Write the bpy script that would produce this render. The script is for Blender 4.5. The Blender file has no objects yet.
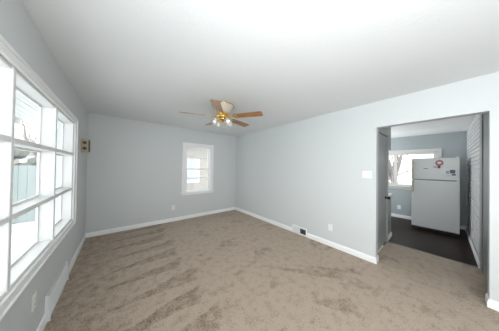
import bpy, bmesh, math, random
from mathutils import Vector, Matrix
random.seed(7)
PI = math.pi
scene = bpy.context.scene
C = scene.collection

# ------------------------------------------------------------------ camera
CAM_H = 1.4208
YAW, PITCH, ROLL = 0.685400, 0.0094539, 0.0147853
F_PX = 158.71
cam_d = bpy.data.cameras.new('camera')
cam = bpy.data.objects.new('camera', cam_d); C.objects.link(cam)
cam_d.sensor_fit = 'HORIZONTAL'; cam_d.sensor_width = 36.0
cam_d.lens = F_PX / 499.0 * 36.0
cam_d.clip_start = 0.02; cam_d.clip_end = 300
fw = Vector((math.sin(YAW)*math.cos(PITCH), math.cos(YAW)*math.cos(PITCH), math.sin(PITCH)))
r0 = Vector((math.cos(YAW), -math.sin(YAW), 0)); u0 = r0.cross(fw)
rt = r0*math.cos(ROLL) + u0*math.sin(ROLL); up = -r0*math.sin(ROLL) + u0*math.cos(ROLL)
cam.matrix_world = Matrix(((rt.x, up.x, -fw.x, 0), (rt.y, up.y, -fw.y, 0), (rt.z, up.z, -fw.z, CAM_H), (0, 0, 0, 1)))
scene.camera = cam

# ------------------------------------------------------------------ exposure, world, lights
scene.view_settings.view_transform = 'Standard'
scene.view_settings.look = 'None'
scene.view_settings.gamma = 1.0
scene.view_settings.use_curve_mapping = False
scene.view_settings.exposure = 0.36
scene.cycles.max_bounces = 14
scene.cycles.diffuse_bounces = 10
scene.cycles.transparent_max_bounces = 12
scene.cycles.sample_clamp_indirect = 6.0
scene.cycles.use_denoising = True
scene.cycles.caustics_reflective = False
scene.cycles.caustics_refractive = False

world = bpy.data.worlds.new('overcast_sky'); scene.world = world
world.use_nodes = True
wb = world.node_tree.nodes['Background']
wb.inputs['Color'].default_value = (0.97, 0.985, 1.0, 1)
wb.inputs['Strength'].default_value = 2.6


def area(name, loc, direction, sx, sy, power, col=(1, 1, 1), portal=False, spread=None):
    d = bpy.data.lights.new(name, 'AREA'); d.shape = 'RECTANGLE'; d.size = sx; d.size_y = sy
    d.energy = power; d.color = col
    if spread: d.spread = spread
    if portal: d.cycles.is_portal = True
    o = bpy.data.objects.new(name, d); C.objects.link(o)
    o.location = loc
    o.rotation_euler = Vector(direction).to_track_quat('-Z', 'Y').to_euler()
    return o


# daylight coming through the openings (portals only guide the sky light)
area('left_window_portal', (-0.66, 1.99, 1.33), (1, 0, 0), 2.42, 1.34, 1, portal=True)
area('back_window_portal', (1.73, 4.56, 1.335), (0, -1, 0), 0.74, 1.25, 1, portal=True)
area('kitchen_window_portal', (6.54, 0.93, 1.415), (-1, 0, 0), 1.7, 1.0, 1, portal=True)
# added fill light, set in a made-up left-wall window behind the camera
area('added_fill_behind', (-.575, -1.1, 1.33), (1, .25, .1), 1.9, 1.3, 78, (.97, .985, 1.0))
# added flash-like fill aimed at the ceiling, unseen beside the camera
area('added_ceiling_fill', (.0, -.25, 1.62), (.62, .85, .80), .5, .5, 19, (.97, .985, 1.0))

# added fill light for the kitchen, in a made-up window out of sight
area('added_kitchen_fill', (5.45, 2.47, 1.6), (0, -1, .45), 1.1, 1.0, 30, (.97, .985, 1.0))

# ------------------------------------------------------------------ helpers
def new_bm(): return bmesh.new()


def obj(name, bm, m, parent=None, smooth=False, bevel=0, seg=2, loc=None):
    me = bpy.data.meshes.new(name)
    bmesh.ops.recalc_face_normals(bm, faces=bm.faces)
    bm.to_mesh(me); bm.free()
    if smooth:
        for p in me.polygons: p.use_smooth = True
    o = bpy.data.objects.new(name, me); C.objects.link(o)
    if m: me.materials.append(m)
    if parent: o.parent = parent
    if loc: o.location = loc
    if bevel:
        md = o.modifiers.new('bevel', 'BEVEL'); md.width = bevel; md.segments = seg
        md.limit_method = 'ANGLE'; md.angle_limit = math.radians(40)
    return o


def bx(bm, x0, x1, y0, y1, z0, z1):
    v = [bm.verts.new((x, y, z)) for x in (x0, x1) for y in (y0, y1) for z in (z0, z1)]
    for f in ((0, 1, 3, 2), (4, 6, 7, 5), (0, 4, 5, 1), (2, 3, 7, 6), (0, 2, 6, 4), (1, 5, 7, 3)):
        bm.faces.new([v[i] for i in f])
    return v


def box(name, x0, x1, y0, y1, z0, z1, m, parent=None, bevel=0, seg=2):
    b = new_bm(); bx(b, x0, x1, y0, y1, z0, z1)
    return obj(name, b, m, parent, bevel=bevel, seg=seg)


def tube(bm, pts, radii, n=8, cap=True):
    pts = [Vector(p) for p in pts]
    if not hasattr(radii, '__len__'): radii = [radii]*len(pts)
    rings = []
    ref = None
    for i, p in enumerate(pts):
        a = pts[max(i-1, 0)]; c = pts[min(i+1, len(pts)-1)]
        t = (c-a).normalized()
        if ref is None or abs(ref.dot(t)) > .98:
            ref = Vector((0, 0, 1)) if abs(t.z) < .9 else Vector((1, 0, 0))
        u = t.cross(ref).normalized(); w = t.cross(u)
        ref = -w if False else ref
        rings.append([bm.verts.new(p + (u*math.cos(2*PI*k/n) + w*math.sin(2*PI*k/n))*radii[i]) for k in range(n)])
    for i in range(len(rings)-1):
        for k in range(n):
            bm.faces.new((rings[i][k], rings[i][(k+1) % n], rings[i+1][(k+1) % n], rings[i+1][k]))
    if cap:
        bm.faces.new(rings[0]); bm.faces.new(rings[-1])


def lathe(bm, prof, n=32, M=None):
    """profile of (r, z) turned about the z axis, then moved by M"""
    M = M or Matrix()
    rings = []
    for r, z in prof:
        if r < 1e-5: rings.append([bm.verts.new(M @ Vector((0, 0, z)))])
        else: rings.append([bm.verts.new(M @ Vector((r*math.cos(2*PI*k/n), r*math.sin(2*PI*k/n), z))) for k in range(n)])
    for i in range(len(rings)-1):
        A, B = rings[i], rings[i+1]
        for k in range(n):
            k2 = (k+1) % n
            if len(A) == 1 and len(B) == 1: continue
            if len(A) == 1: bm.faces.new((A[0], B[k], B[k2]))
            elif len(B) == 1: bm.faces.new((A[k], A[k2], B[0]))
            else: bm.faces.new((A[k], A[k2], B[k2], B[k]))
    if len(rings[0]) > 1 and prof[0] != prof[-1]: bm.faces.new(rings[0])
    if len(rings[-1]) > 1 and prof[0] != prof[-1]: bm.faces.new(rings[-1])


def prism(bm, outline, thick, M):
    """outline in local xy, extruded along local z by +-thick/2"""
    lo = [bm.verts.new(M @ Vector((x, y, -thick/2))) for x, y in outline]
    hi = [bm.verts.new(M @ Vector((x, y, thick/2))) for x, y in outline]
    n = len(outline)
    bm.faces.new(lo); bm.faces.new(hi)
    for i in range(n): bm.faces.new((lo[i], lo[(i+1) % n], hi[(i+1) % n], hi[i]))


def profile_run(bm, prof, p0, p1, nrm):
    """extrude a profile of (outwards, up) from p0 to p1 along a wall whose inward normal is nrm"""
    nrm = Vector(nrm); p0 = Vector(p0); p1 = Vector(p1)
    A = [bm.verts.new(p0 + nrm*a + Vector((0, 0, z))) for a, z in prof]
    B = [bm.verts.new(p1 + nrm*a + Vector((0, 0, z))) for a, z in prof]
    n = len(prof)
    for i in range(n): bm.faces.new((A[i], A[(i+1) % n], B[(i+1) % n], B[i]))
    bm.faces.new(A); bm.faces.new(B)


def empty(name, loc=(0, 0, 0), rz=0):
    o = bpy.data.objects.new(name, None); C.objects.link(o)
    o.location = loc; o.rotation_euler = (0, 0, rz); o.empty_display_size = .1
    return o


def tag(o, label, cat, group=None, kind=None):
    o['label'] = label; o['category'] = cat
    if group: o['group'] = group
    if kind: o['kind'] = kind
    return o


def struct(o, label=None):
    o['kind'] = 'structure'
    if label: o['label'] = label
    return o


# ------------------------------------------------------------------ materials
def mat(name, col, rough=.5, metal=0, bump=0, bscale=50, var=0, vscale=8, spec=None, trans=0, coat=0, emis=None, estr=0):
    m = bpy.data.materials.new(name); m.use_nodes = True
    nt = m.node_tree; N = nt.nodes; Lk = nt.links
    p = N['Principled BSDF']
    p.inputs['Base Color'].default_value = (*col, 1); p.inputs['Roughness'].default_value = rough
    p.inputs['Metallic'].default_value = metal
    if spec is not None: p.inputs['Specular IOR Level'].default_value = spec
    if trans: p.inputs['Transmission Weight'].default_value = trans
    if coat: p.inputs['Coat Weight'].default_value = coat
    if emis:
        p.inputs['Emission Color'].default_value = (*emis, 1); p.inputs['Emission Strength'].default_value = estr
    tc = N.new('ShaderNodeTexCoord')
    if var:
        nz = N.new('ShaderNodeTexNoise'); nz.inputs['Scale'].default_value = vscale; nz.inputs['Detail'].default_value = 5
        Lk.new(tc.outputs['Object'], nz.inputs['Vector'])
        mx = N.new('ShaderNodeMix'); mx.data_type = 'RGBA'
        mx.inputs[6].default_value = (*[c*(1-var) for c in col], 1); mx.inputs[7].default_value = (*[min(1, c*(1+var)) for c in col], 1)
        Lk.new(nz.outputs['Fac'], mx.inputs[0]); Lk.new(mx.outputs[2], p.inputs['Base Color'])
    if bump:
        nb = N.new('ShaderNodeTexNoise'); nb.inputs['Scale'].default_value = bscale; nb.inputs['Detail'].default_value = 4
        Lk.new(tc.outputs['Object'], nb.inputs['Vector'])
        bp = N.new('ShaderNodeBump'); bp.inputs['Strength'].default_value = bump; bp.inputs['Distance'].default_value = .01
        Lk.new(nb.outputs['Fac'], bp.inputs['Height']); Lk.new(bp.outputs['Normal'], p.inputs['Normal'])
    return m


def glass_mat(name, gloss=.07):
    m = bpy.data.materials.new(name); m.use_nodes = True
    nt = m.node_tree; N = nt.nodes; N.remove(N['Principled BSDF'])
    t = N.new('ShaderNodeBsdfTransparent'); t.inputs['Color'].default_value = (.96, .98, .975, 1)
    g = N.new('ShaderNodeBsdfGlossy'); g.inputs['Roughness'].default_value = .02
    mx = N.new('ShaderNodeMixShader'); mx.inputs[0].default_value = gloss
    nt.links.new(t.outputs[0], mx.inputs[1]); nt.links.new(g.outputs[0], mx.inputs[2])
    nt.links.new(mx.outputs[0], N['Material Output'].inputs['Surface'])
    return m


def wood_mat(name, c0, c1, axis=0, scale=6, rough=.35, stretch=12):
    m = bpy.data.materials.new(name); m.use_nodes = True
    nt = m.node_tree; N = nt.nodes; Lk = nt.links; p = N['Principled BSDF']
    p.inputs['Roughness'].default_value = rough
    tc = N.new('ShaderNodeTexCoord'); mp = N.new('ShaderNodeMapping')
    s = [stretch]*3; s[axis] = 1
    mp.inputs['Scale'].default_value = s
    nz = N.new('ShaderNodeTexNoise'); nz.inputs['Scale'].default_value = scale; nz.inputs['Detail'].default_value = 6; nz.inputs['Distortion'].default_value = .6
    rp = N.new('ShaderNodeValToRGB'); rp.color_ramp.elements[0].position = .35; rp.color_ramp.elements[1].position = .68
    rp.color_ramp.elements[0].color = (*c0, 1); rp.color_ramp.elements[1].color = (*c1, 1)
    Lk.new(tc.outputs['Object'], mp.inputs['Vector']); Lk.new(mp.outputs[0], nz.inputs['Vector'])
    Lk.new(nz.outputs['Fac'], rp.inputs[0]); Lk.new(rp.outputs[0], p.inputs['Base Color'])
    return m


def plank_mat(name):
    """dark laminate planks running along x"""
    m = bpy.data.materials.new(name); m.use_nodes = True
    nt = m.node_tree; N = nt.nodes; Lk = nt.links; p = N['Principled BSDF']
    p.inputs['Roughness'].default_value = .36; p.inputs['Specular IOR Level'].default_value = .10
    tc = N.new('ShaderNodeTexCoord')
    br = N.new('ShaderNodeTexBrick'); br.offset = .37
    br.inputs['Scale'].default_value = 1; br.inputs['Brick Width'].default_value = 1.2; br.inputs['Row Height'].default_value = .19
    br.inputs['Mortar Size'].default_value = .003
    br.inputs['Color1'].default_value = (.022, .014, .010, 1); br.inputs['Color2'].default_value = (.038, .024, .017, 1)
    br.inputs['Mortar'].default_value = (.008, .007, .006, 1)
    mp = N.new('ShaderNodeMapping'); mp.inputs['Rotation'].default_value = (0, 0, PI/2)
    Lk.new(tc.outputs['Object'], mp.inputs['Vector']); Lk.new(mp.outputs[0], br.inputs['Vector'])
    mp2 = N.new('ShaderNodeMapping'); mp2.inputs['Scale'].default_value = (30, 2, 1)
    nz = N.new('ShaderNodeTexNoise'); nz.inputs['Scale'].default_value = 3; nz.inputs['Detail'].default_value = 6
    Lk.new(tc.outputs['Object'], mp2.inputs['Vector']); Lk.new(mp2.outputs[0], nz.inputs['Vector'])
    mx = N.new('ShaderNodeMix'); mx.data_type = 'RGBA'; mx.blend_type = 'MULTIPLY'; mx.inputs[0].default_value = .7
    Lk.new(br.outputs['Color'], mx.inputs[6]); Lk.new(nz.outputs['Color'], mx.inputs[7])
    Lk.new(mx.outputs[2], p.inputs['Base Color'])
    return m


def carpet_mat():
    """short brown pile: tufts, brushed vacuum strokes, trodden patches"""
    m = bpy.data.materials.new('brown_carpet'); m.use_nodes = True
    nt = m.node_tree; N = nt.nodes; Lk = nt.links; p = N['Principled BSDF']
    p.inputs['Roughness'].default_value = 1.0; p.inputs['Specular IOR Level'].default_value = .05
    p.inputs['Sheen Weight'].default_value = .15
    tc = N.new('ShaderNodeTexCoord')

    def math_(op, a, b=None, c=None, clamp=False):
        n = N.new('ShaderNodeMath'); n.operation = op; n.use_clamp = clamp
        for i, v in enumerate((a, b, c)):
            if v is None: continue
            if isinstance(v, (int, float)): n.inputs[i].default_value = v
            else: Lk.new(v, n.inputs[i])
        return n.outputs[0]

    def noise(scale, detail=4, vec=None, dist=0):
        n = N.new('ShaderNodeTexNoise'); n.inputs['Scale'].default_value = scale; n.inputs['Detail'].default_value = detail
        n.inputs['Distortion'].default_value = dist
        Lk.new(vec or tc.outputs['Object'], n.inputs['Vector']); return n.outputs['Fac']

    def smooth(v, lo, hi):
        n = N.new('ShaderNodeMapRange'); n.interpolation_type = 'SMOOTHSTEP'
        n.inputs['From Min'].default_value = lo; n.inputs['From Max'].default_value = hi
        Lk.new(v, n.inputs['Value']); return n.outputs[0]
    sx = N.new('ShaderNodeSeparateXYZ'); Lk.new(tc.outputs['Object'], sx.inputs[0])
    X, Y = sx.outputs[0], sx.outputs[1]
    wob = math_('MULTIPLY', math_('SUBTRACT', noise(1.7, 2), .5), .10)
    # vacuum strokes: wedges along x, blunt at the right-hand end, thin towards the window wall
    row = math_('ADD', math_('ADD', Y, wob), math_('MULTIPLY', X, .10))
    v = math_('FRACT', math_('DIVIDE', math_('SUBTRACT', row, 1.30), .365))
    cell = math_('FLOOR', math_('DIVIDE', math_('SUBTRACT', row, 1.30), .365))
    jit = math_('MULTIPLY', math_('SINE', math_('MULTIPLY', cell, 2.3)), .05)
    xe = math_('ADD', X, math_('ADD', jit, math_('MULTIPLY', v, -.14)))
    width = math_('MULTIPLY_ADD', xe, .92, .14)
    wedge = smooth(math_('SUBTRACT', width, v), -.05, .06)
    wedge = math_('MULTIPLY', wedge, smooth(v, 0.0, .06))
    stop = math_('SUBTRACT', 1.0, smooth(xe, .66, .76))
    start = smooth(Y, .9, 1.3)
    wedge = math_('MULTIPLY', math_('MULTIPLY', wedge, stop), start)
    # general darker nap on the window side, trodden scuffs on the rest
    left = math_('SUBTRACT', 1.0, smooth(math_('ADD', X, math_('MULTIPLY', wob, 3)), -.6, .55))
    mp = N.new('ShaderNodeMapping'); mp.inputs['Scale'].default_value = (1.5, 2.4, 1); mp.inputs['Rotation'].default_value = (0, 0, .5)
    Lk.new(tc.outputs['Object'], mp.inputs['Vector'])
    scuff = smooth(noise(1.5, 5, mp.outputs[0], .8), .54, .66)
    scuff = math_('MULTIPLY', scuff, smooth(X, .6, 1.1))
    # two brushed strokes near the wide opening
    def stroke(cx, cy, ang, hl, hw):
        c, s = math.cos(ang), math.sin(ang)
        dx = math_('SUBTRACT', X, cx); dy = math_('SUBTRACT', Y, cy)
        u = math_('ADD', math_('MULTIPLY', dx, c), math_('MULTIPLY', dy, s))
        w = math_('ADD', math_('ADD', math_('MULTIPLY', dx, -s), math_('MULTIPLY', dy, c)), wob)
        a = math_('SUBTRACT', 1.0, smooth(math_('ABSOLUTE', u), hl*.85, hl))
        tap = math_('MULTIPLY', math_('MULTIPLY_ADD', u, .5/hl, .55), hw)
        b = smooth(math_('SUBTRACT', tap, math_('ABSOLUTE', w)), -.02, .03)
        return math_('MULTIPLY', a, b)
    st = math_('MAXIMUM', stroke(1.75, .72, -.75, .24, .13), stroke(1.95, 1.25, -.85, .62, .10))
    st = math_('MAXIMUM', st, stroke(2.25, 1.1, -.85, .5, .07))
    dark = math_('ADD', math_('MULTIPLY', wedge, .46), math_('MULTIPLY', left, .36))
    dark = math_('ADD', dark, math_('MULTIPLY', scuff, .36))
    dark = math_('ADD', dark, math_('MULTIPLY', st, .38))
    tuft = noise(60, 6)
    fine = math_('MULTIPLY', math_('SUBTRACT', tuft, .5), 1.9)
    mott = math_('MULTIPLY', math_('SUBTRACT', noise(12, 6), .5), 1.7)
    dark = math_('ADD', math_('ADD', dark, fine), mott, clamp=True)
    mx = N.new('ShaderNodeMix'); mx.data_type = 'RGBA'
    mx.inputs[6].default_value = (.43, .345, .272, 1); mx.inputs[7].default_value = (.165, .120, .086, 1)
    Lk.new(dark, mx.inputs[0]); Lk.new(mx.outputs[2], p.inputs['Base Color'])
    bp = N.new('ShaderNodeBump'); bp.inputs['Strength'].default_value = .7; bp.inputs['Distance'].default_value = .012
    Lk.new(tuft, bp.inputs['Height']); Lk.new(bp.outputs['Normal'], p.inputs['Normal'])
    return m


M_wall = mat('pale_grey_blue_paint', (.60, .627, .634), .55, bump=.08, bscale=140)
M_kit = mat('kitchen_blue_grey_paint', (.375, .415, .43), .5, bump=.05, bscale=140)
M_ceil = mat('ceiling_white_paint', (.735, .76, .77), .7, bump=.15, bscale=60)
M_kceil = mat('textured_ceiling_paint', (.88, .88, .88), .7, bump=.6, bscale=25)
M_trim = mat('white_trim_paint', (.86, .865, .865), .35)
M_frame = mat('white_window_paint', (.80, .805, .80), .35)
M_ktrim = mat('greige_trim_paint', (.62, .615, .585), .4)
M_door = mat('grey_door_paint', (.29, .305, .30), .35)
M_carpet = carpet_mat()
M_plank = plank_mat('dark_plank_floor')
M_glass = glass_mat('window_glass')
M_brick = mat('white_painted_brick', (.63, .635, .63), .45, bump=.3, bscale=60)
M_white = mat('white_plastic', (.82, .82, .81), .35)
M_metalwhite = mat('white_enamelled_metal', (.78, .79, .79), .35)
M_dark = mat('dark_cavity', (.03, .035, .04), .6)
M_fridge = mat('white_fridge_enamel', (.60, .615, .615), .28, bump=.05, bscale=300)
M_black = mat('black_knob_metal', (.012, .012, .012), .3)
M_brass = mat('polished_brass', (.83, .60, .24), .22, metal=1)
M_cream = mat('antique_white_metal', (.54, .49, .42), .3)
M_oak = wood_mat('oak_fan_blade', (.20, .085, .03), (.47, .235, .092), 0, 8, .3, 10)
M_shade = mat('frosted_glass_shade', (.88, .87, .84), .25, trans=.55)
M_tan = mat('aged_tan_plastic', (.42, .36, .25), .5)
M_handle = mat('tan_handle_trim', (.44, .40, .32), .4)
M_grey = mat('grey_rubber', (.10, .10, .105), .6)
M_snow = mat('snow', (.85, .87, .9), .9, bump=.3, bscale=2)
M_siding = mat('pale_siding', (.36, .335, .30), .7)
M_teal = mat('pale_teal_paint', (.27, .305, .303), .7)
M_roof = mat('snowy_roof', (.55, .56, .58), .8)
M_bark = mat('winter_bark', (.22, .185, .17), .9, bump=.5, bscale=20)
M_twig = mat('pale_twigs', (.30, .25, .235), .9)
M_hedge = mat('frosted_shrub', (.20, .21, .19), .9)

# ------------------------------------------------------------------ the setting
XL, XR, YB, HC = -.495, 3.0, 4.393, 2.44
YR = -2.6                              # rear wall behind the photographer
OY0, OY1, OZ = -.305, .644, 2.05       # wide opening to the kitchen
KX, KZ = 6.4, 2.36                     # kitchen back wall, kitchen ceiling
XT = 4.09                              # carpet ends, planks begin
WY0, WY1, WZ0, WZ1 = .78, 3.2, .665, 1.99        # left window opening
BX0, BX1, BZ0, BZ1 = 1.375, 2.085, .715, 1.955   # back window opening
QY0, QY1, QZ0, QZ1 = .11, 1.75, .925, 1.90       # kitchen window opening

b = new_bm()
bx(b, XL-.15, XR, YR-.15, YB+.15, -.1, 0)
bx(b, XR, XT, -.35, .70, -.1, 0)
struct(obj('floor', b, M_carpet), 'brown carpet with vacuum strokes')
struct(box('floor_kitchen', XT, KX+.12, -.45, 2.6, -.1, -.001, M_plank), 'dark plank kitchen floor')
struct(box('trim_1', XT-.012, XT+.012, -.35, .70, -.01, .004, M_grey), 'dark strip between carpet and planks')
struct(box('ceiling', XL-.15, XR+.12, YR-.15, YB+.15, HC, HC+.1, M_ceil))
struct(box('ceiling_kitchen', XR+.12, KX+.12, -.45, 2.6, KZ, KZ+.1, M_kceil))


def wall_x(name, x0, x1, y0, y1, z1, hole, m):
    b = new_bm()
    h0, h1, hz0, hz1 = hole
    bx(b, x0, x1, y0, h0, 0, z1); bx(b, x0, x1, h1, y1, 0, z1)
    if hz0 > 0: bx(b, x0, x1, h0, h1, 0, hz0)
    bx(b, x0, x1, h0, h1, hz1, z1)
    return struct(obj(name, b, m))


def wall_y(name, x0, x1, y0, y1, z1, hole, m):
    b = new_bm()
    h0, h1, hz0, hz1 = hole
    bx(b, x0, h0, y0, y1, 0, z1); bx(b, h1, x1, y0, y1, 0, z1)
    if hz0 > 0: bx(b, h0, h1, y0, y1, 0, hz0)
    bx(b, h0, h1, y0, y1, hz1, z1)
    return struct(obj(name, b, m))


b = new_bm()
for y0, y1, z0, z1 in ((YR-.15, -2.1, 0, HC), (-2.1, -.1, 0, WZ0), (-2.1, -.1, WZ1, HC), (-.1, WY0, 0, HC), (WY0, WY1, 0, WZ0), (WY0, WY1, WZ1, HC), (WY1, YB+.15, 0, HC)):
    bx(b, XL-.15, XL, y0, y1, z0, z1)
struct(obj('wall_left', b, M_wall))
wall_x('wall_right', XR, XR+.12, YR, YB, HC, (OY0, OY1, 0, OZ), M_wall)
wall_y('wall_back', XL, XR+.12, YB, YB+.15, HC, (BX0, BX1, BZ0, BZ1), M_wall)
struct(box('wall_rear', XL, XR+.12, YR-.15, YR, 0, HC, M_wall))
DX0, DX1, DZ = 3.24, 4.075, 2.055      # door in the passage
wall_y('wall_passage_left', XR+.12, 4.13, .70, .80, KZ, (DX0, DX1, 0, DZ), M_door)
struct(box('wall_passage_right', XR+.12, 4.13, -.45, -.35, 0, KZ, M_door))
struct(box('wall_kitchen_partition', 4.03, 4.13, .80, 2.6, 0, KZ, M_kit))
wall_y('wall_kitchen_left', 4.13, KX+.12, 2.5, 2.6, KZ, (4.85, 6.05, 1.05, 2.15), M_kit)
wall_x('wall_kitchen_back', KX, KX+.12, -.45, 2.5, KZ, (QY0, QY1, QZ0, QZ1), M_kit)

# white painted brick on the right side of the kitchen
b = new_bm()
bx(b, 4.13, KX, -.45, -.362, 0, KZ)
z = .004; row = 0
while z < KZ-.02:
    h = min(.062, KZ-z-.002)
    x = 4.13 - (.11 if row % 2 else 0)
    while x < KX:
        xa = max(x, 4.13); xb = min(x+.205, KX)
        if xb-xa > .02:
            dy = random.uniform(-.0012, .0012); dz = random.uniform(-.002, .002)
            y1 = -.350+dy
            v = bx(b, xa, xb, -.37, y1, z+dz, z+h+dz)
            for q in v:
                if q.co.y > -.36:
                    q.co.z += .006 if q.co.z < z+h/2 else -.006
        x += .208
    z += .072; row += 1
struct(obj('wall_kitchen_right', b, M_brick), 'white painted brick wall')
struct(box('trim_2', 3.93, 4.135, -.35, -.338, 0, KZ, M_door, bevel=.004), 'flat grey corner board beside the brick')

# baseboards
BASE = [(0, 0), (.015, 0), (.015, .062), (.011, .072), (.011, .08), (.006, .088), (0, .088)]
REG_L = (2.25, 2.92); REG_R = (1.77, 2.112)


def baseboard(name, runs, m=None):
    b = new_bm()
    for p0, p1, n in runs: profile_run(b, BASE, p0, p1, n)
    return struct(obj(name, b, m or M_trim))


baseboard('baseboard_left', [((XL, YR, 0), (XL, REG_L[0], 0), (1, 0, 0)), ((XL, REG_L[1], 0), (XL, YB, 0), (1, 0, 0))])
baseboard('baseboard_back', [((XL, YB, 0), (XR, YB, 0), (0, -1, 0))])
baseboard('baseboard_right', [((XR, OY1, 0), (XR, REG_R[0], 0), (-1, 0, 0)), ((XR, REG_R[1], 0), (XR, YB, 0), (-1, 0, 0)),
                              ((XR, YR, 0), (XR, OY0, 0), (-1, 0, 0)),
                              ((XR-.015, OY1, 0), (XR+.12, OY1, 0), (0, -1, 0)), ((XR-.015, OY0, 0), (XR+.12, OY0, 0), (0, 1, 0))])
baseboard('baseboard_rear', [((XL, YR, 0), (XR, YR, 0), (0, 1, 0))])
baseboard('baseboard_kitchen_back', [((KX, -.35, 0), (KX, 2.5, 0), (-1, 0, 0))])
baseboard('baseboard_kitchen_right', [((4.06, -.339, 0), (KX, -.339, 0), (0, 1, 0))])

# ---- left window: deep nine-light lattice
w = empty('window_1', (XL, (WY0+WY1)/2, WZ0)); struct(w, 'wide nine-pane window in the left wall')


def rel(o, par):
    o.parent = par; o.matrix_parent_inverse = Matrix.Translation(-Vector(par.location)); return o


b = new_bm()
T = .034; xo, xi = XL-.105, XL+.004
ys = [WY0, 1.597, 2.415, WY1]; zs = [WZ0, 1.098, 1.560, WZ1]
for i, y in enumerate(ys):
    if i == 0: bx(b, xo, xi-.004, y, y+.02, WZ0, WZ1)
    elif i == 3: bx(b, xo, xi-.004, y-.02, y, WZ0, WZ1)
    else: bx(b, xo, xi, y, y+T, WZ0, WZ1)
for i, zz in enumerate(zs):
    for j in range(3):
        ya = ys[j] + (T if j else .02); yb = ys[j+1] - (.02 if j == 2 else 0)
        if i == 0: bx(b, xo, xi-.004, ya, yb, zz, zz+.02)
        elif i == 3: bx(b, xo, xi-.004, ya, yb, zz-.02, zz)
        else: bx(b, xo, xi, ya, yb, zz-T/2, zz+T/2)
rel(obj('window_frame', b, M_frame, bevel=.003, seg=1), w)
b = new_bm()
for j in range(3):
    for i in range(3):
        ya = ys[j] + (T if j else .02); yb = ys[j+1] - (.02 if j == 2 else 0)
        za = zs[i] + (T/2 if i else .02); zb = zs[i+1] - (T/2 if i < 2 else .02)
        s = .016
        x0, x1 = XL-.104, XL-.088
        bx(b, x0, x1, ya, ya+s, za, zb); bx(b, x0, x1, yb-s, yb, za, zb)
        bx(b, x0, x1, ya+s, yb-s, za, za+s); bx(b, x0, x1, ya+s, yb-s, zb-s, zb)
rel(obj('sash', b, M_frame), w)
b = new_bm(); bx(b, XL-.0995, XL-.0965, WY0+.01, WY1-.01, WZ0+.01, WZ1-.01)
rel(obj('pane', b, M_glass), w)
b = new_bm()
cw = .075
bx(b, XL, XL+.02, WY0-cw, WY1+cw, WZ1, WZ1+.06)
bx(b, XL, XL+.02, WY0-cw, WY1+cw, WZ0-.06, WZ0)
bx(b, XL, XL+.02, WY0-cw, WY0, WZ0, WZ1); bx(b, XL, XL+.02, WY1, WY1+cw, WZ0, WZ1)
bx(b, XL, XL+.03, WY0-cw-.012, WY1+cw+.012, WZ1+.052, WZ1+.068)
bx(b, XL, XL+.03, WY0-cw-.012, WY1+cw+.012, WZ0-.068, WZ0-.052)
bx(b, XL, XL+.03, WY1+cw, WY1+cw+.012, WZ0-.052, WZ1+.052)
rel(obj('window_casing', b, M_trim, bevel=.004), w)

# ---- back window: double-hung, each sash split by one bar
w = empty('window_2', ((BX0+BX1)/2, YB, BZ0)); struct(w, 'small double-hung window in the back wall')
b = new_bm(); cw = .095
bx(b, BX0-cw, BX1+cw, YB-.02, YB, BZ1, BZ1+.10)
bx(b, BX0-cw, BX0, YB-.02, YB, BZ0, BZ1); bx(b, BX1, BX1+cw, YB-.02, YB, BZ0, BZ1)
rel(obj('window_casing', b, M_trim, bevel=.004), w)
b = new_bm()
bx(b, BX0-cw-.025, BX1+cw+.025, YB-.05, YB+.05, BZ0-.022, BZ0+.004)
bx(b, BX0-cw, BX1+cw, YB-.016, YB, BZ0-.075, BZ0-.022)
rel(obj('window_sill', b, M_trim, bevel=.004), w)
b = new_bm()
bx(b, BX0, BX0+.018, YB, YB+.14, BZ0, BZ1); bx(b, BX1-.018, BX1, YB, YB+.14, BZ0, BZ1)
bx(b, BX0, BX1, YB, YB+.14, BZ1-.018, BZ1); bx(b, BX0, BX1, YB+.05, YB+.14, BZ0, BZ0+.02)
rel(obj('window_frame', b, M_trim), w)
mid = (BZ0+BZ1)/2
for nm, y0, za, zb in (('lower', YB+.035, BZ0+.004, mid+.018), ('upper', YB+.07, mid-.018, BZ1-.018)):
    b = new_bm(); xa, xb = BX0+.018, BX1-.018; s = .038
    bx(b, xa, xa+s, y0, y0+.03, za, zb); bx(b, xb-s, xb, y0, y0+.03, za, zb)
    bx(b, xa+s, xb-s, y0, y0+.03, za, za+s); bx(b, xa+s, xb-s, y0, y0+.03, zb-s*.8, zb)
    mz = 1.645 if nm == 'upper' else 1.085
    bx(b, xa+s, xb-s, y0+.004, y0+.026, mz-.011, mz+.011)
    sa = rel(obj('sash', b, M_trim, bevel=.002, seg=1), w)
    b = new_bm(); bx(b, xa+s, xb-s, y0+.013, y0+.017, za+s, zb-s*.8)
    obj('pane', b, M_glass, sa)

# ---- kitchen window with a centre mullion
w = empty('window_3', (KX, (QY0+QY1)/2, QZ0)); struct(w, 'kitchen window beside the refrigerator')
b = new_bm(); cw = .08
bx(b, KX-.02, KX, QY0-cw, QY1+cw, QZ1, QZ1+.08)
bx(b, KX-.02, KX, QY0-cw, QY0, QZ0, QZ1); bx(b, KX-.02, KX, QY1, QY1+cw, QZ0, QZ1)
rel(obj('window_casing', b, M_ktrim, bevel=.004), w)
b = new_bm()
bx(b, KX-.055, KX+.03, QY0-cw-.02, QY1+cw+.02, QZ0-.022, QZ0)
bx(b, KX-.018, KX, QY0-cw, QY1+cw, QZ0-.09, QZ0-.022)
rel(obj('window_sill', b, M_ktrim, bevel=.004), w)
b = new_bm()
bx(b, KX+.0, KX+.1, QY0, QY0+.03, QZ0, QZ1); bx(b, KX, KX+.1, QY1-.03, QY1, QZ0, QZ1)
bx(b, KX, KX+.1, QY0, QY1, QZ1-.03, QZ1); bx(b, KX+.03, KX+.1, QY0, QY1, QZ0, QZ0+.03)
rel(obj('window_frame', b, M_ktrim), w)
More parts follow.
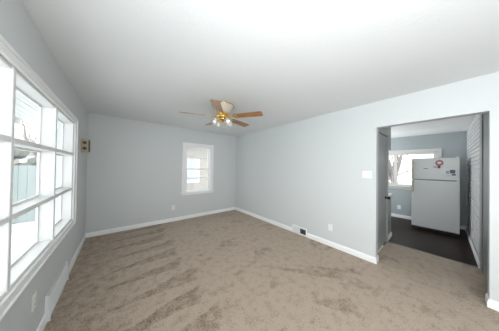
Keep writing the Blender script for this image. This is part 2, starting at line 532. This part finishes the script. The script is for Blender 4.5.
for ya, yb in ((QY0+.03, .925), (.925, QY1-.03)):
    b = new_bm(); s = .03
    bx(b, KX+.04, KX+.07, ya, ya+s, QZ0+.03, QZ1-.03); bx(b, KX+.04, KX+.07, yb-s, yb, QZ0+.03, QZ1-.03)
    bx(b, KX+.04, KX+.07, ya+s, yb-s, QZ0+.03, QZ0+.03+s); bx(b, KX+.04, KX+.07, ya+s, yb-s, QZ1-.03-s, QZ1-.03)
    sa = rel(obj('sash', b, M_ktrim), w)
    b = new_bm(); bx(b, KX+.053, KX+.057, ya+s, yb-s, QZ0+.03+s, QZ1-.03-s)
    obj('pane', b, M_glass, sa)

# ---- added side window of the kitchen, unseen, around the kitchen fill light
w = empty('added_window_5', (5.45, 2.5, 1.05)); struct(w, 'added side window of the kitchen, out of sight')
b = new_bm()
for x0, x1, z0, z1 in ((4.85, 4.89, 1.05, 2.15), (6.01, 6.05, 1.05, 2.15), (4.89, 6.01, 1.05, 1.09), (4.89, 6.01, 2.11, 2.15), (4.89, 6.01, 1.58, 1.62)):
    bx(b, x0, x1, 2.53, 2.57, z0, z1)
rel(obj('window_frame', b, M_trim), w)
b = new_bm(); bx(b, 4.87, 6.03, 2.548, 2.552, 1.07, 2.13)
rel(obj('pane', b, M_glass), w)

# ---- added second window in the left wall, unseen, around the rear fill light
w = empty('added_window_4', (XL, -1.1, WZ0)); struct(w, 'added second window in the left wall, behind the camera')
b = new_bm()
for y0, y1, z0, z1 in ((-2.2, -2.1, .57, 2.08), (-.1, 0, .57, 2.08), (-2.1, -.1, .57, WZ0), (-2.1, -.1, WZ1, 2.08)):
    bx(b, XL, XL+.02, y0, y1, z0, z1)
rel(obj('window_casing', b, M_frame), w)
b = new_bm()
for y0, y1, z0, z1 in ((-2.1, -2.06, WZ0, WZ1), (-.14, -.1, WZ0, WZ1), (-1.12, -1.08, WZ0, WZ1), (-2.1, -.1, WZ0, WZ0+.04), (-2.1, -.1, WZ1-.04, WZ1)):
    bx(b, XL-.12, XL-.088, y0, y1, z0, z1)
rel(obj('window_frame', b, M_frame), w)
b = new_bm(); bx(b, XL-.1095, XL-.1065, -2.06, -.14, WZ0+.04, WZ1-.04)
rel(obj('pane', b, M_glass), w)

# ---- door in the left side of the passage
d = empty('door_1', (DX0, .70, 0)); struct(d, 'grey door in the passage, black knob')
b = new_bm(); bx(b, DX0+.004, DX1-.004, .712, .752, .008, DZ-.004)
rel(obj('door_panel', b, M_door, bevel=.002, seg=1), d)
b = new_bm()
bx(b, DX0-.055, DX0, .688, .70, 0, DZ+.055); bx(b, DX1, DX1+.05, .688, .70, 0, DZ+.055); bx(b, DX0, DX1, .688, .70, DZ, DZ+.055)
rel(obj('door_casing', b, M_door, bevel=.004), d)
b = new_bm()
Mk = Matrix.Translation((3.985, .712, .868)) @ Matrix.Rotation(PI/2, 4, 'X')
lathe(b, [(0, 0), (.032, 0), (.032, .006), (.028, .010), (.012, .012), (.011, .034), (.022, .040), (.030, .052), (.030, .062), (.022, .072), (0, .076)], 24, Mk)
kn = rel(obj('door_knob', b, M_black, smooth=True), d); kn['label'] = 'round black door knob'

# ------------------------------------------------------------------ outdoors
struct(box('ground', -60, 60, -60, 60, -.75, -.7, M_snow), 'snow covered ground')


def house(name, x0, x1, y0, y1, h, facing, label, wins, m):
    """simple neighbouring house: lap-sided walls, gabled roof with eaves, windows on one side"""
    root = empty(name, ((x0+x1)/2, (y0+y1)/2, -.7)); tag(root, label, 'house')
    b = new_bm()
    z = -.7
    bx(b, x0, x1, y0, y1, z, h)
    n = int((h-z)/.2)
    for k in range(n):
        za = z+k*.2
        v = bx(b, x0-.02, x1+.02, y0-.02, y1+.02, za, za+.2)
        for q in v:
            if q.co.z > za+.1:
                q.co.x += .016 if q.co.x < (x0+x1)/2 else -.016
                q.co.y += .016 if q.co.y < (y0+y1)/2 else -.016
    rel(obj('wall', b, m), root)
    b = new_bm(); e = .45; rise = 1.5
    if facing == 'x':
        pr = [(-e, 0), ((x1-x0)/2, rise), (x1-x0+e, 0), (x1-x0+e, .16), ((x1-x0)/2, rise+.18), (-e, .16)]
        A = [b.verts.new((x0+p, y0-e, h+q)) for p, q in pr]; B = [b.verts.new((x0+p, y1+e, h+q)) for p, q in pr]
    else:
        pr = [(-e, 0), ((y1-y0)/2, rise), (y1-y0+e, 0), (y1-y0+e, .16), ((y1-y0)/2, rise+.18), (-e, .16)]
        A = [b.verts.new((x0-e, y0+p, h+q)) for p, q in pr]; B = [b.verts.new((x1+e, y0+p, h+q)) for p, q in pr]
    b.faces.new(A); b.faces.new(B)
    for i in range(6): b.faces.new((A[i], A[(i+1) % 6], B[(i+1) % 6], B[i]))
    rel(obj('roof', b, M_roof), root)
    for side, u0, u1, za, zb in wins:
        b = new_bm(); t = .07
        def q(bm, a0, a1, c0, c1, d0, d1):
            if side == '+x': bx(bm, x1+d0, x1+d1, a0, a1, c0, c1)
            elif side == '-x': bx(bm, x0-d1, x0-d0, a0, a1, c0, c1)
            elif side == '-y': bx(bm, a0, a1, y0-d1, y0-d0, c0, c1)
        q(b, u0-t, u0, za-t, zb+t, .0, .06); q(b, u1, u1+t, za-t, zb+t, 0, .06)
        q(b, u0, u1, za-t, za, 0, .06); q(b, u0, u1, zb, zb+t, 0, .06); q(b, u0, u1, (za+zb)/2-.03, (za+zb)/2+.03, 0, .05)
        wn = rel(obj('window', b, M_trim), root)
        b = new_bm(); q(b, u0, u1, za, zb, .021, .027)
        obj('pane', b, mat('dim_house_glass', (.45, .47, .5), .2), wn)
    return root


house('neighbor_house', -15, -3, 19, 26, 2.7, 'y', 'pale sided house beyond the fence, seen through the wide left window',
      [('-y', -8.0, -7.0, .3, 1.9), ('-y', -5.4, -4.4, .3, 1.9)], M_siding)
house('neighbor_house', 0.5, 9, 10.5, 16, 2.7, 'y', 'beige sided house seen through the small back window',
      [('-y', 3.2, 4.1, .4, 1.9), ('-y', 5.3, 6.2, .4, 1.9)], M_siding)
# boarded soffit of the roof overhang outside the wide window
b = new_bm()
for k in range(8):
    x1 = XL-.15-.002-k*.105
    bx(b, x1-.099, x1, -3.2, 5.4, 2.285, 2.31)
bx(b, XL-1.1, XL-.15, -3.2, 5.4, 2.31, 2.36); bx(b, XL-1.1, XL-1.07, -3.2, 5.4, 2.2, 2.36)
struct(obj('trim_3', b, mat('soffit_paint', (.58, .57, .55), .6)), 'boarded soffit under the roof overhang')
# board fence across the side yard
fc = empty('board_fence', (-4.5, 9.5, -.7)); tag(fc, 'pale teal board fence in the yard beyond the wide window', 'fence')
b = new_bm()
x = -9.0
while x < -.9:
    bx(b, x, x+.19, 9.48, 9.50, -.66, 1.36); x += .195
rel(obj('board_panel', b, M_teal), fc)
for zz in (-.3, .9):
    b = new_bm(); bx(b, -9, -.9, 9.50, 9.54, zz-.05, zz+.05)
    rel(obj('rail', b, M_teal), fc)
x = -8.9
while x < -.5:
    b = new_bm(); bx(b, x-.05, x+.05, 9.54, 9.64, -.7, 1.42); rel(obj('post', b, M_teal), fc); x += 1.975


def tree(name, loc, h, label, seed, spread=.55):
    rnd = random.Random(seed)
    root = empty(name, loc); tag(root, label, 'tree', 'bare winter trees outside')
    b = new_bm(); tw = new_bm()

    def grow(p, dirv, length, r, depth):
        pts = [p]; d_ = dirv.copy()
        for i in range(3):
            d_ = (d_ + Vector((rnd.uniform(-.2, .2), rnd.uniform(-.2, .2), rnd.uniform(0, .12)))).normalized()
            pts.append(pts[-1] + d_*length/3)
        tube(b if depth < 2 else tw, pts, [r, r*.88, r*.76, r*.62], 7 if depth < 2 else 4)
        if depth >= 4: return
        for k in range(3 if depth else 5):
            t = rnd.choice([1, 2, 3, 3])
            nd = (d_ + Vector((rnd.uniform(-1, 1), rnd.uniform(-1, 1), rnd.uniform(-.1, .7)))*spread*1.5).normalized()
            grow(pts[t], nd, length*rnd.uniform(.55, .75), r*.55, depth+1)
    grow(Vector((0, 0, 0)), Vector((0, 0, 1)), h*.36, h*.03, 0)
    obj('trunk', b, M_bark, root, smooth=True); obj('twigs', tw, M_twig, root)['kind'] = 'stuff'
    return root


tree('bare_tree', (9.2, 1.15, -.7), 4.6, 'nearer bare tree outside the kitchen window', 3)
tree('bare_tree', (11.5, 2.3, -.7), 6, 'farther bare tree outside the kitchen window', 5)
tree('bare_tree', (-3.6, 15.5, -.7), 6, 'bare tree behind the teal fence outside the wide window', 8)
b = new_bm()
rs = random.Random(4)
for k in range(70):
    c = Vector((rs.uniform(-1.6, 1.6), rs.uniform(-.4, .4), rs.uniform(.1, 2.5)))
    bmesh.ops.create_icosphere(b, subdivisions=1, radius=rs.uniform(.18, .34), matrix=Matrix.Translation(c))
for v in b.verts: v.co += Vector((rs.uniform(-.05, .05),)*3)
sh = obj('snowy_shrub', b, M_hedge, loc=(-3.0, 10.9, -.68)); tag(sh, 'frosted shrub behind the teal fence', 'shrub')

# ------------------------------------------------------------------ ceiling fan
FC = Vector((1.315, 2.32, 0)); ZB = 2.243; RB = .672
fan = empty('ceiling_fan', (FC.x, FC.y, HC)); tag(fan, 'brass and cream ceiling fan with oak blades and four glass shades', 'ceiling fan')
b = new_bm()
lathe(b, [(0, 0), (.168, 0), (.176, -.006), (.176, -.022), (.168, -.030), (.158, -.055), (.132, -.105), (.104, -.146), (0, -.148)], 40)
o = obj('motor_housing', b, M_cream, fan, smooth=True)
b = new_bm()
lathe(b, [(.176, -.004), (.181, -.008), (.183, -.014), (.180, -.022), (.175, -.024), (.175, -.004)], 40)
lathe(b, [(.103, -.144), (.110, -.150), (.110, -.164), (.098, -.174), (0.0, -.176), (0, -.144)], 40)
obj('brass_ring', b, M_brass, o, smooth=True)['label'] = 'polished brass ring'
b = new_bm(); lathe(b, [(0, -.176), (.082, -.176), (.082, -.206), (.070, -.214), (0, -.214)], 32)
obj('flywheel', b, M_brass, fan, smooth=True)
ANG0 = math.radians(-57)
first = None


def blade_parts(ang, root):
    Rz = Matrix.Rotation(ang, 4, 'Z')
    tilt = Matrix.Rotation(math.radians(-13), 4, 'X')
    zb = ZB-HC
    b = new_bm()
    hw0, hw1, r0_, r1_ = .052, .068, .19, RB
    out = [(r0_, -hw0+.012), (r0_+.012, -hw0)]
    out += [(r1_-.03, -hw1), (r1_-.012, -hw1+.008), (r1_-.002, -hw1+.026), (r1_, 0), (r1_-.002, hw1-.026), (r1_-.012, hw1-.008), (r1_-.03, hw1)]
    out += [(r0_+.012, hw0), (r0_, hw0-.012)]
    prism(b, out, .006, Matrix())
    bl = obj('blade', b, M_oak, root, bevel=.0015, seg=1)
    bl.matrix_local = Rz @ Matrix.Translation((0, 0, zb)) @ tilt
    b = new_bm()
    # scrolled iron: neck from the flywheel, fork under the blade
    tube(b, [(.060, 0, .012), (.10, 0, .010), (.14, 0, -.010), (.185, 0, -.012)], [.011, .010, .009, .010], 10)
    prism(b, [(.16, -.010), (.19, -.030), (.245, -.036), (.262, -.026), (.235, -.012), (.275, 0), (.235, .012), (.262, .026), (.245, .036), (.19, .030), (.16, .010)], .005,
          Matrix.Translation((0, 0, -.0055)))
    for (xx, yy) in ((.25, -.027), (.25, .027), (.265, 0)):
        lathe(b, [(0, -.013), (.006, -.012), (.007, -.008), (0, -.0079)], 10, Matrix.Translation((xx, yy, 0)))
    br = obj('blade_bracket', b, M_brass, bl, smooth=False)
    return bl


for k in range(5): blade_parts(ANG0 + k*2*PI/5, fan)
# light kit
b = new_bm()
lathe(b, [(0, -.213), (.050, -.213), (.058, -.219), (.060, -.232), (.052, -.246), (.038, -.256), (.028, -.268), (.014, -.276), (.010, -.286), (0, -.290)], 32)
kit = obj('light_fitter', b, M_brass, fan, smooth=True)
for k in range(4):
    a = ANG0 + PI*.33 + k*PI/2
    u = Vector((math.cos(a), math.sin(a), 0))
    b = new_bm()
    tube(b, [u*.050+Vector((0, 0, -.232)), u*.080+Vector((0, 0, -.224)), u*.104+Vector((0, 0, -.228)), u*.116+Vector((0, 0, -.242))], .008, 8)
    dirv = (u*.62 + Vector((0, 0, -1))).normalized()
    base = u*.113+Vector((0, 0, -.236))
    Mx = Matrix.Translation(base) @ dirv.to_track_quat('Z', 'Y').to_matrix().to_4x4()
    lathe(b, [(0, -.004), (.020, -.004), (.022, .022), (.018, .026), (0, .026)], 16, Mx)
    arm = obj('lamp_arm', b, M_brass, fan, smooth=True)
    b = new_bm()
    # tulip shade: flared and scalloped rim
    prof = [(.020, .014), (.030, .020), (.040, .034), (.044, .052), (.044, .070), (.050, .086), (.060, .098)]
    n = 24; rings = []
    for off in (0, -.0025):
        for (r, zz) in (prof if off == 0 else prof[::-1]):
            f = max(0, (zz-.074)/.024)
            rings.append([b.verts.new(Mx @ Vector(((r+off)*math.cos(2*PI*q/n), (r+off)*math.sin(2*PI*q/n), zz + f*.006*math.cos(8*2*PI*q/n)))) for q in range(n)])
    for i in range(len(rings)):
        A, B = rings[i], rings[(i+1) % len(rings)]
        for q in range(n): b.faces.new((A[q], A[(q+1) % n], B[(q+1) % n], B[q]))
    s = obj('lamp_shade', b, M_shade, fan, smooth=True); s['label'] = 'frosted white tulip glass shade'
    b = new_bm()
    lathe(b, [(0, .026), (.012, .027), (.013, .038), (.020, .050), (.024, .064), (.020, .078), (.009, .085), (0, .087)], 16, Mx)
    obj('bulb', b, mat('lamp_bulb', (.9, .88, .82), .3, emis=(1, .93, .82), estr=1.0), s, smooth=True)
for sx_, ln in ((.03, .10), (-.028, .06)):
    b = new_bm()
    tube(b, [(sx_*.6, 0, -.262), (sx_*.66, 0, -.27-ln)], .0016, 6)
    lathe(b, [(0, 0), (.005, -.004), (.006, -.014), (.003, -.024), (0, -.026)], 12, Matrix.Translation((sx_*.66, 0, -.27-ln)))
    obj('pull_chain', b, M_brass, fan, smooth=True)

# ------------------------------------------------------------------ refrigerator
FX, FY0, FY1, FZ = 5.53, -.218, .495, 1.69
fr = empty('refrigerator', (FX+.35, (FY0+FY1)/2, 0)); tag(fr, 'white top-freezer refrigerator standing in the kitchen', 'refrigerator')
b = new_bm(); bx(b, FX+.07, FX+.70, FY0+.004, FY1-.004, .045, FZ-.01)
rel(obj('body', b, M_fridge, bevel=.008), fr)
SEAM = 1.183


def fdoor(name, z0, z1):
    b = new_bm(); bx(b, FX, FX+.062, FY0, FY1, z0, z1)
    return rel(obj(name, b, M_fridge, bevel=.012, seg=3), fr)


fd = fdoor('freezer_door', SEAM+.007, FZ)
rd = fdoor('lower_door', .075, SEAM-.007)
b = new_bm(); bx(b, FX+.058, FX+.072, FY0+.012, FY1-.012, .08, FZ-.012)
rel(obj('door_gasket', b, M_grey), fr)['label'] = 'dark rubber door seal'
for dr, z0, z1 in ((fd, SEAM+.012, 1.655), (rd, .86, SEAM-.012)):
    b = new_bm()
    bx(b, FX-.030, FX+.001, FY1-.022, FY1-.002, z0, z1)
    bx(b, FX-.030, FX-.018, FY1-.045, FY1-.020, z0+.02, z1-.02)
    hnd = obj('handle', b, M_handle, bevel=.005); hnd['label'] = 'tan edge handle'
    hnd.parent = dr
b = new_bm(); bx(b, FX-.002, FX+.055, FY0+.010, FY0+.055, FZ, FZ+.014); rel(obj('hinge', b, M_metalwhite, bevel=.002), fr)
b = new_bm(); bx(b, FX-.006, FX+.05, FY0+.004, FY0+.04, SEAM-.006, SEAM+.006); rel(obj('hinge', b, M_metalwhite, bevel=.002), fr)
b = new_bm(); bx(b, FX+.05, FX+.07, FY0+.01, FY1-.01, .02, .07)
for k in range(12): bx(b, FX+.042, FX+.051, FY0+.02+k*.056, FY0+.058+k*.056, .03, .062)
rel(obj('kick_grille', b, M_dark), fr)['label'] = 'dark toe grille'
for yy in (FY0+.06, FY1-.06):
    for xx in (FX+.11, FX+.64):
        b = new_bm(); lathe(b, [(0, 0), (.02, 0), (.02, .012), (.012, .014), (.012, .05), (0, .05)], 16, Matrix.Translation((xx, yy, 0)))
        rel(obj('foot', b, M_grey), fr)
b = new_bm(); Mb = Matrix.Translation((FX-.001, .262, 1.447)) @ Matrix.Rotation(PI/2, 4, 'Y')
prism(b, [(.008*math.sin(t*PI/12), .042*math.cos(t*PI/12)) for t in range(24)], .005, Mb)
bd = obj('badge', b, M_grey); bd['label'] = 'small grey oval badge'
bd.parent = fd

# things stuck to the freezer door (x = distance in front of it)
M_red = mat('red_pink_enamel', (.36, .11, .14), .4)
M_pale = mat('pale_paper', (.80, .81, .83), .6)
M_ink = mat('slate_ink', (.13, .15, .20), .6)
M_ink2 = mat('soft_grey_ink', (.38, .42, .47), .6)
b = new_bm(); n = 24; ro, ri = .060, .033
for k in range(n):
    a0, a1 = 2*PI*k/n, 2*PI*(k+1)/n
    vs = []
    for (a_, r_) in ((a0, ro), (a1, ro), (a1, ri), (a0, ri)):
        vs.append((.06 - r_*math.cos(a_)*1.0, 1.575 + r_*math.sin(a_)*1.1))
    f0 = [b.verts.new((FX-.007, y_, z_)) for y_, z_ in vs]; f1 = [b.verts.new((FX-.0005, y_, z_)) for y_, z_ in vs]
    b.faces.new(f0); b.faces.new(f1)
    b.faces.new((f0[0], f0[1], f1[1], f1[0])); b.faces.new((f0[2], f0[3], f1[3], f1[2]))
bmesh.ops.remove_doubles(b, verts=b.verts, dist=.0005)
rm = empty('ring_magnet', (FX, .06, 1.575)); tag(rm, 'red ring-shaped magnet with a white heart on the freezer door', 'magnet')
rel(obj('ring', b, M_red), rm)
b = new_bm()
lathe(b, [(0, 0), (.036, 0), (.036, .003), (0, .003)], 24, Matrix.Translation((FX-.0005, .06, 1.575)) @ Matrix.Rotation(-PI/2, 4, 'Y'))
rel(obj('backing', b, mat('dusty_rose', (.42, .30, .32), .5)), rm)
b = new_bm()
hp = []
for k in range(28):
    t = 2*PI*k/28
    hp.append((16*math.sin(t)**3*.0019, (13*math.cos(t)-5*math.cos(2*t)-2*math.cos(3*t)-math.cos(4*t))*.0019))
Mh = Matrix(((0, 0, 1, FX-.004), (-1, 0, 0, .06), (0, 1, 0, 1.577), (0, 0, 0, 1)))
prism(b, hp, .006, Mh)
rel(obj('heart', b, M_pale), rm)
b = new_bm(); bx(b, FX-.008, FX-.0005, .045, .085, 1.455, 1.515); o = obj('square_magnet', b, mat('dark_maroon', (.10, .05, .06), .4), bevel=.003)
tag(o, 'small dark magnet just under the red ring magnet', 'magnet')
b = new_bm(); bx(b, FX-.006, FX-.0005, .092, .150, 1.468, 1.500); o = obj('strip_magnet', b, mat('dusty_pink', (.45, .30, .31), .5), bevel=.002)
tag(o, 'dusty pink strip magnet left of the small dark magnet', 'magnet')
nt_ = empty('photo_sheet', (FX, -.09, 1.37)); tag(nt_, 'white sheet with dark printed pictures on the freezer door', 'paper')
b = new_bm(); bx(b, FX-.002, FX-.0004, -.172, -.005, 1.285, 1.445)
rel(obj('sheet', b, M_pale), nt_)
b = new_bm(); bx(b, FX-.003, FX-.0019, -.160, -.085, 1.345, 1.425); bx(b, FX-.003, FX-.0019, -.165, -.11, 1.30, 1.335)
rel(obj('printed_picture', b, M_ink), nt_)
b = new_bm(); bx(b, FX-.003, FX-.0019, -.078, -.03, 1.335, 1.40); bx(b, FX-.003, FX-.0019, -.10, -.012, 1.30, 1.312)
rel(obj('printed_picture', b, M_ink2), nt_)

# ------------------------------------------------------------------ kitchen cabinets at the passage corner
cb = empty('base_cabinet', (4.32, 1.4, 0)); tag(cb, 'grey base cabinet at the kitchen corner by the passage door', 'cabinet')
b = new_bm(); bx(b, 4.132, 4.50, .705, 2.45, .0, .855)
rel(obj('body', b, M_door, bevel=.003), cb)
b = new_bm(); profile_run(b, BASE, (4.135, .705, 0), (4.50, .705, 0), (0, -1, 0))
rel(obj('skirting', b, M_trim), cb)['label'] = 'white skirting board'
for k in range(3):
    y0 = .74 + k*.57
    b = new_bm(); bx(b, 4.50, 4.518, y0, y0+.55, .10, .66); dd = rel(obj('door', b, M_door, bevel=.004), cb)
    b = new_bm(); lathe(b, [(0, 0), (.007, 0), (.006, .012), (.014, .02), (.012, .028), (0, .03)], 16, Matrix.Translation((4.518, y0+.5, .6)) @ Matrix.Rotation(PI/2, 4, 'Y'))
    kn = obj('knob', b, M_black, smooth=True); kn.parent = dd
    b = new_bm(); bx(b, 4.50, 4.518, y0, y0+.55, .68, .84); dd = rel(obj('drawer', b, M_door, bevel=.004), cb)
    b = new_bm(); lathe(b, [(0, 0), (.007, 0), (.006, .012), (.014, .02), (.012, .028), (0, .03)], 16, Matrix.Translation((4.518, y0+.275, .76)) @ Matrix.Rotation(PI/2, 4, 'Y'))
    kn = obj('knob', b, M_black, smooth=True); kn.parent = dd
b = new_bm(); bx(b, 4.131, 4.535, .695, 2.46, .8555, .893)
o = obj('countertop', b, M_white, bevel=.006); tag(o, 'white countertop on the grey corner cabinet', 'countertop')
ub = empty('upper_cabinet', (4.27, 1.4, 1.8)); tag(ub, 'grey wall cabinet hung high above the white countertop', 'cabinet')
b = new_bm(); bx(b, 4.131, 4.40, .70, 2.45, 1.80, KZ-.001)
rel(obj('body', b, M_door, bevel=.003), ub)
for k in range(3):
    y0 = .74 + k*.57
    b = new_bm(); bx(b, 4.40, 4.418, y0, y0+.55, 1.82, 2.33); rel(obj('door', b, M_door, bevel=.004), ub)

# ------------------------------------------------------------------ small wall things
def outlet(name, loc, rz, label, w_=.074, h_=.12):
    """duplex outlet, built facing -y at the origin, back on the wall plane"""
    r = empty(name, loc, rz); tag(r, label, 'outlet', 'white duplex wall outlets')
    b = new_bm(); bx(b, -w_/2, w_/2, -.006, 0, -h_/2, h_/2); obj('cover_plate', b, M_white, r, bevel=.003)
    for s in (-1, 1):
        b = new_bm(); pts = [(.017*max(-.85, min(.85, math.cos(t*PI/10))), .0145*math.sin(t*PI/10)) for t in range(20)]
        prism(b, pts, .004, Matrix.Translation((0, -.0065, s*.0195)) @ Matrix.Rotation(PI/2, 4, 'X'))
        rc = obj('receptacle', b, M_white, r)
        b = new_bm()
        for xx in (-.0065, .0065): bx(b, xx-.001, xx+.001, -.0092, -.0083, s*.0195-.002, s*.0195+.006)
        lathe(b, [(0, -.0002), (.0022, -.0002), (.0022, .0007), (0, .0007)], 10, Matrix.Translation((0, -.0085, s*.0195-.007)) @ Matrix.Rotation(PI/2, 4, 'X'))
        obj('slot', b, M_dark, rc)
    b = new_bm(); lathe(b, [(0, 0), (.0035, 0), (.003, .0015), (0, .0018)], 12, Matrix.Translation((0, -.006, 0)) @ Matrix.Rotation(PI/2, 4, 'X'))
    obj('screw', b, M_metalwhite, r)
    return r


outlet('wall_outlet', (XR, 1.306, .337), PI/2*3, 'white wall outlet on the right wall beside the floor register')
outlet('wall_outlet', (1.086, YB, .351), 0, 'white wall outlet on the back wall left of the small window')
outlet('wall_outlet', (XL, 1.995, .36), PI/2, 'white wall outlet on the left wall under the wide window')
outlet('wall_outlet', (KX, .83, .30), -PI/2, 'white wall outlet in the kitchen under the window')

sw = empty('light_switch', (XR, .759, 1.33), -PI/2); tag(sw, 'white double light switch beside the wide opening', 'light switch')
b = new_bm(); bx(b, -.062, .062, -.007, 0, -.056, .056); obj('cover_plate', b, M_white, sw, bevel=.003)
for xx in (-.023, .023):
    b = new_bm(); bx(b, xx-.006, xx+.006, -.0085, -.006, -.013, .013); fr_ = obj('toggle_frame', b, M_white, sw)
    b = new_bm(); v = bx(b, xx-.0045, xx+.0045, -.020, -.007, -.005, .006)
    for q in v:
        if q.co.y < -.015: q.co.z += .008
    obj('toggle', b, M_white, sw, bevel=.001, seg=1)
    for zz in (-.03, .03):
        b = new_bm(); lathe(b, [(0, 0), (.0032, 0), (.0028, .0012), (0, .0015)], 10, Matrix.Translation((xx, -.007, zz)) @ Matrix.Rotation(PI/2, 4, 'X'))
        obj('screw', b, M_metalwhite, sw)

# tan box with two round holes, left wall near the far corner
db = empty('chime_box', (XL, 3.83, 1.635)); tag(db, 'tan wall box with two dark round holes near the far left corner', 'wall box')
b = new_bm(); bx(b, XL, XL+.085, 3.745, 3.90, 1.630, 1.845); rel(obj('body', b, M_tan, bevel=.006), db)
b = new_bm(); bx(b, XL+.085, XL+.092, 3.755, 3.89, 1.640, 1.835); rel(obj('front_shade', b, mat('painted_front_shade', (.07, .055, .04), .5), bevel=.002), db)  # front face lies in shadow; that shade is put into its dark colour
for zz in (1.690, 1.783):
    b = new_bm(); lathe(b, [(0, 0), (.023, 0), (.026, .003), (.026, .006), (.019, .006), (.017, -.001), (0, -.001)], 24, Matrix.Translation((XL+.043, 3.745, zz)) @ Matrix.Rotation(PI/2, 4, 'X'))
    rg = rel(obj('hole_ring', b, mat('brown_grommet', (.12, .085, .05), .5), smooth=False), db)
    b = new_bm(); lathe(b, [(0, .0012), (.0185, .0012), (.0185, .0022), (0, .0022)], 24, Matrix.Translation((XL+.043, 3.745, zz)) @ Matrix.Rotation(PI/2, 4, 'X'))
    hh = obj('hole', b, M_dark); hh.parent = rg

# sloping baseboard register under the wide window
rg = empty('floor_register', (XL, sum(REG_L)/2, 0)); tag(rg, 'long white sloping baseboard register under the wide window', 'register')
y0, y1 = REG_L
b = new_bm()
profile_run(b, [(0, .004), (.026, .004), (.026, .020), (.023, .024), (.012, .212), (.012, .226), (0, .226)], (XL, y0+.0082, 0), (XL, y1-.0082, 0), (1, 0, 0))
rel(obj('body', b, mat('register_back_shade', (.58, .59, .59), .5)), rg)  # back greyed so the gaps between louvers look shaded
for yy in (y0, y1-.008):
    b = new_bm(); profile_run(b, [(0, .001), (.034, .001), (.034, .024), (.019, .222), (.017, .234), (0, .234)], (XL, yy, 0), (XL, yy+.008, 0), (1, 0, 0))
    rel(obj('end_cap', b, M_metalwhite), rg)
n = 22
for k in range(1, n):
    b = new_bm()
    yy = y0 + (y1-y0)*k/n
    wd = .004 if k % 4 else .010
    profile_run(b, [(.022, .030), (.029, .030), (.018, .212), (.012, .212)], (XL, yy-wd/2, 0), (XL, yy+wd/2, 0), (1, 0, 0))
    rel(obj('louver', b, M_metalwhite), rg)

# register on the right wall: left half louvered, right half open
rg = empty('wall_register', (XR, sum(REG_R)/2, 0)); tag(rg, 'white register with a dark open half, low on the right wall', 'register')
y0, y1 = REG_R; ym = 1.925
b = new_bm()
bx(b, XR-.030, XR, y0, y1, .140, .168); bx(b, XR-.030, XR, y0, y1, .005, .032)
bx(b, XR-.030, XR, y1-.018, y1, .032, .140); bx(b, XR-.030, XR, y0, y0+.014, .032, .140); bx(b, XR-.030, XR, ym, ym+.014, .032, .140)
rel(obj('frame', b, M_metalwhite, bevel=.003), rg)
b = new_bm(); bx(b, XR-.006, XR, y0+.014, ym, .032, .140); rel(obj('duct_opening', b, M_dark), rg)['label'] = 'dark open duct'
b = new_bm(); bx(b, XR-.010, XR, ym+.014, y1-.018, .032, .140)
for k in range(9):
    zz = .036+k*.0118
    v = bx(b, XR-.026, XR-.010, ym+.014, y1-.018, zz, zz+.003)
    for q in v:
        if q.co.x < XR-.02: q.co.z -= .005
rel(obj('louver', b, M_metalwhite), rg)
b = new_bm()
for k in range(4): bx(b, XR-.022, XR-.006, y0+.014+k*.03+.012, y0+.014+k*.03+.015, .032, .140)
rel(obj('damper_vane', b, M_grey), rg)
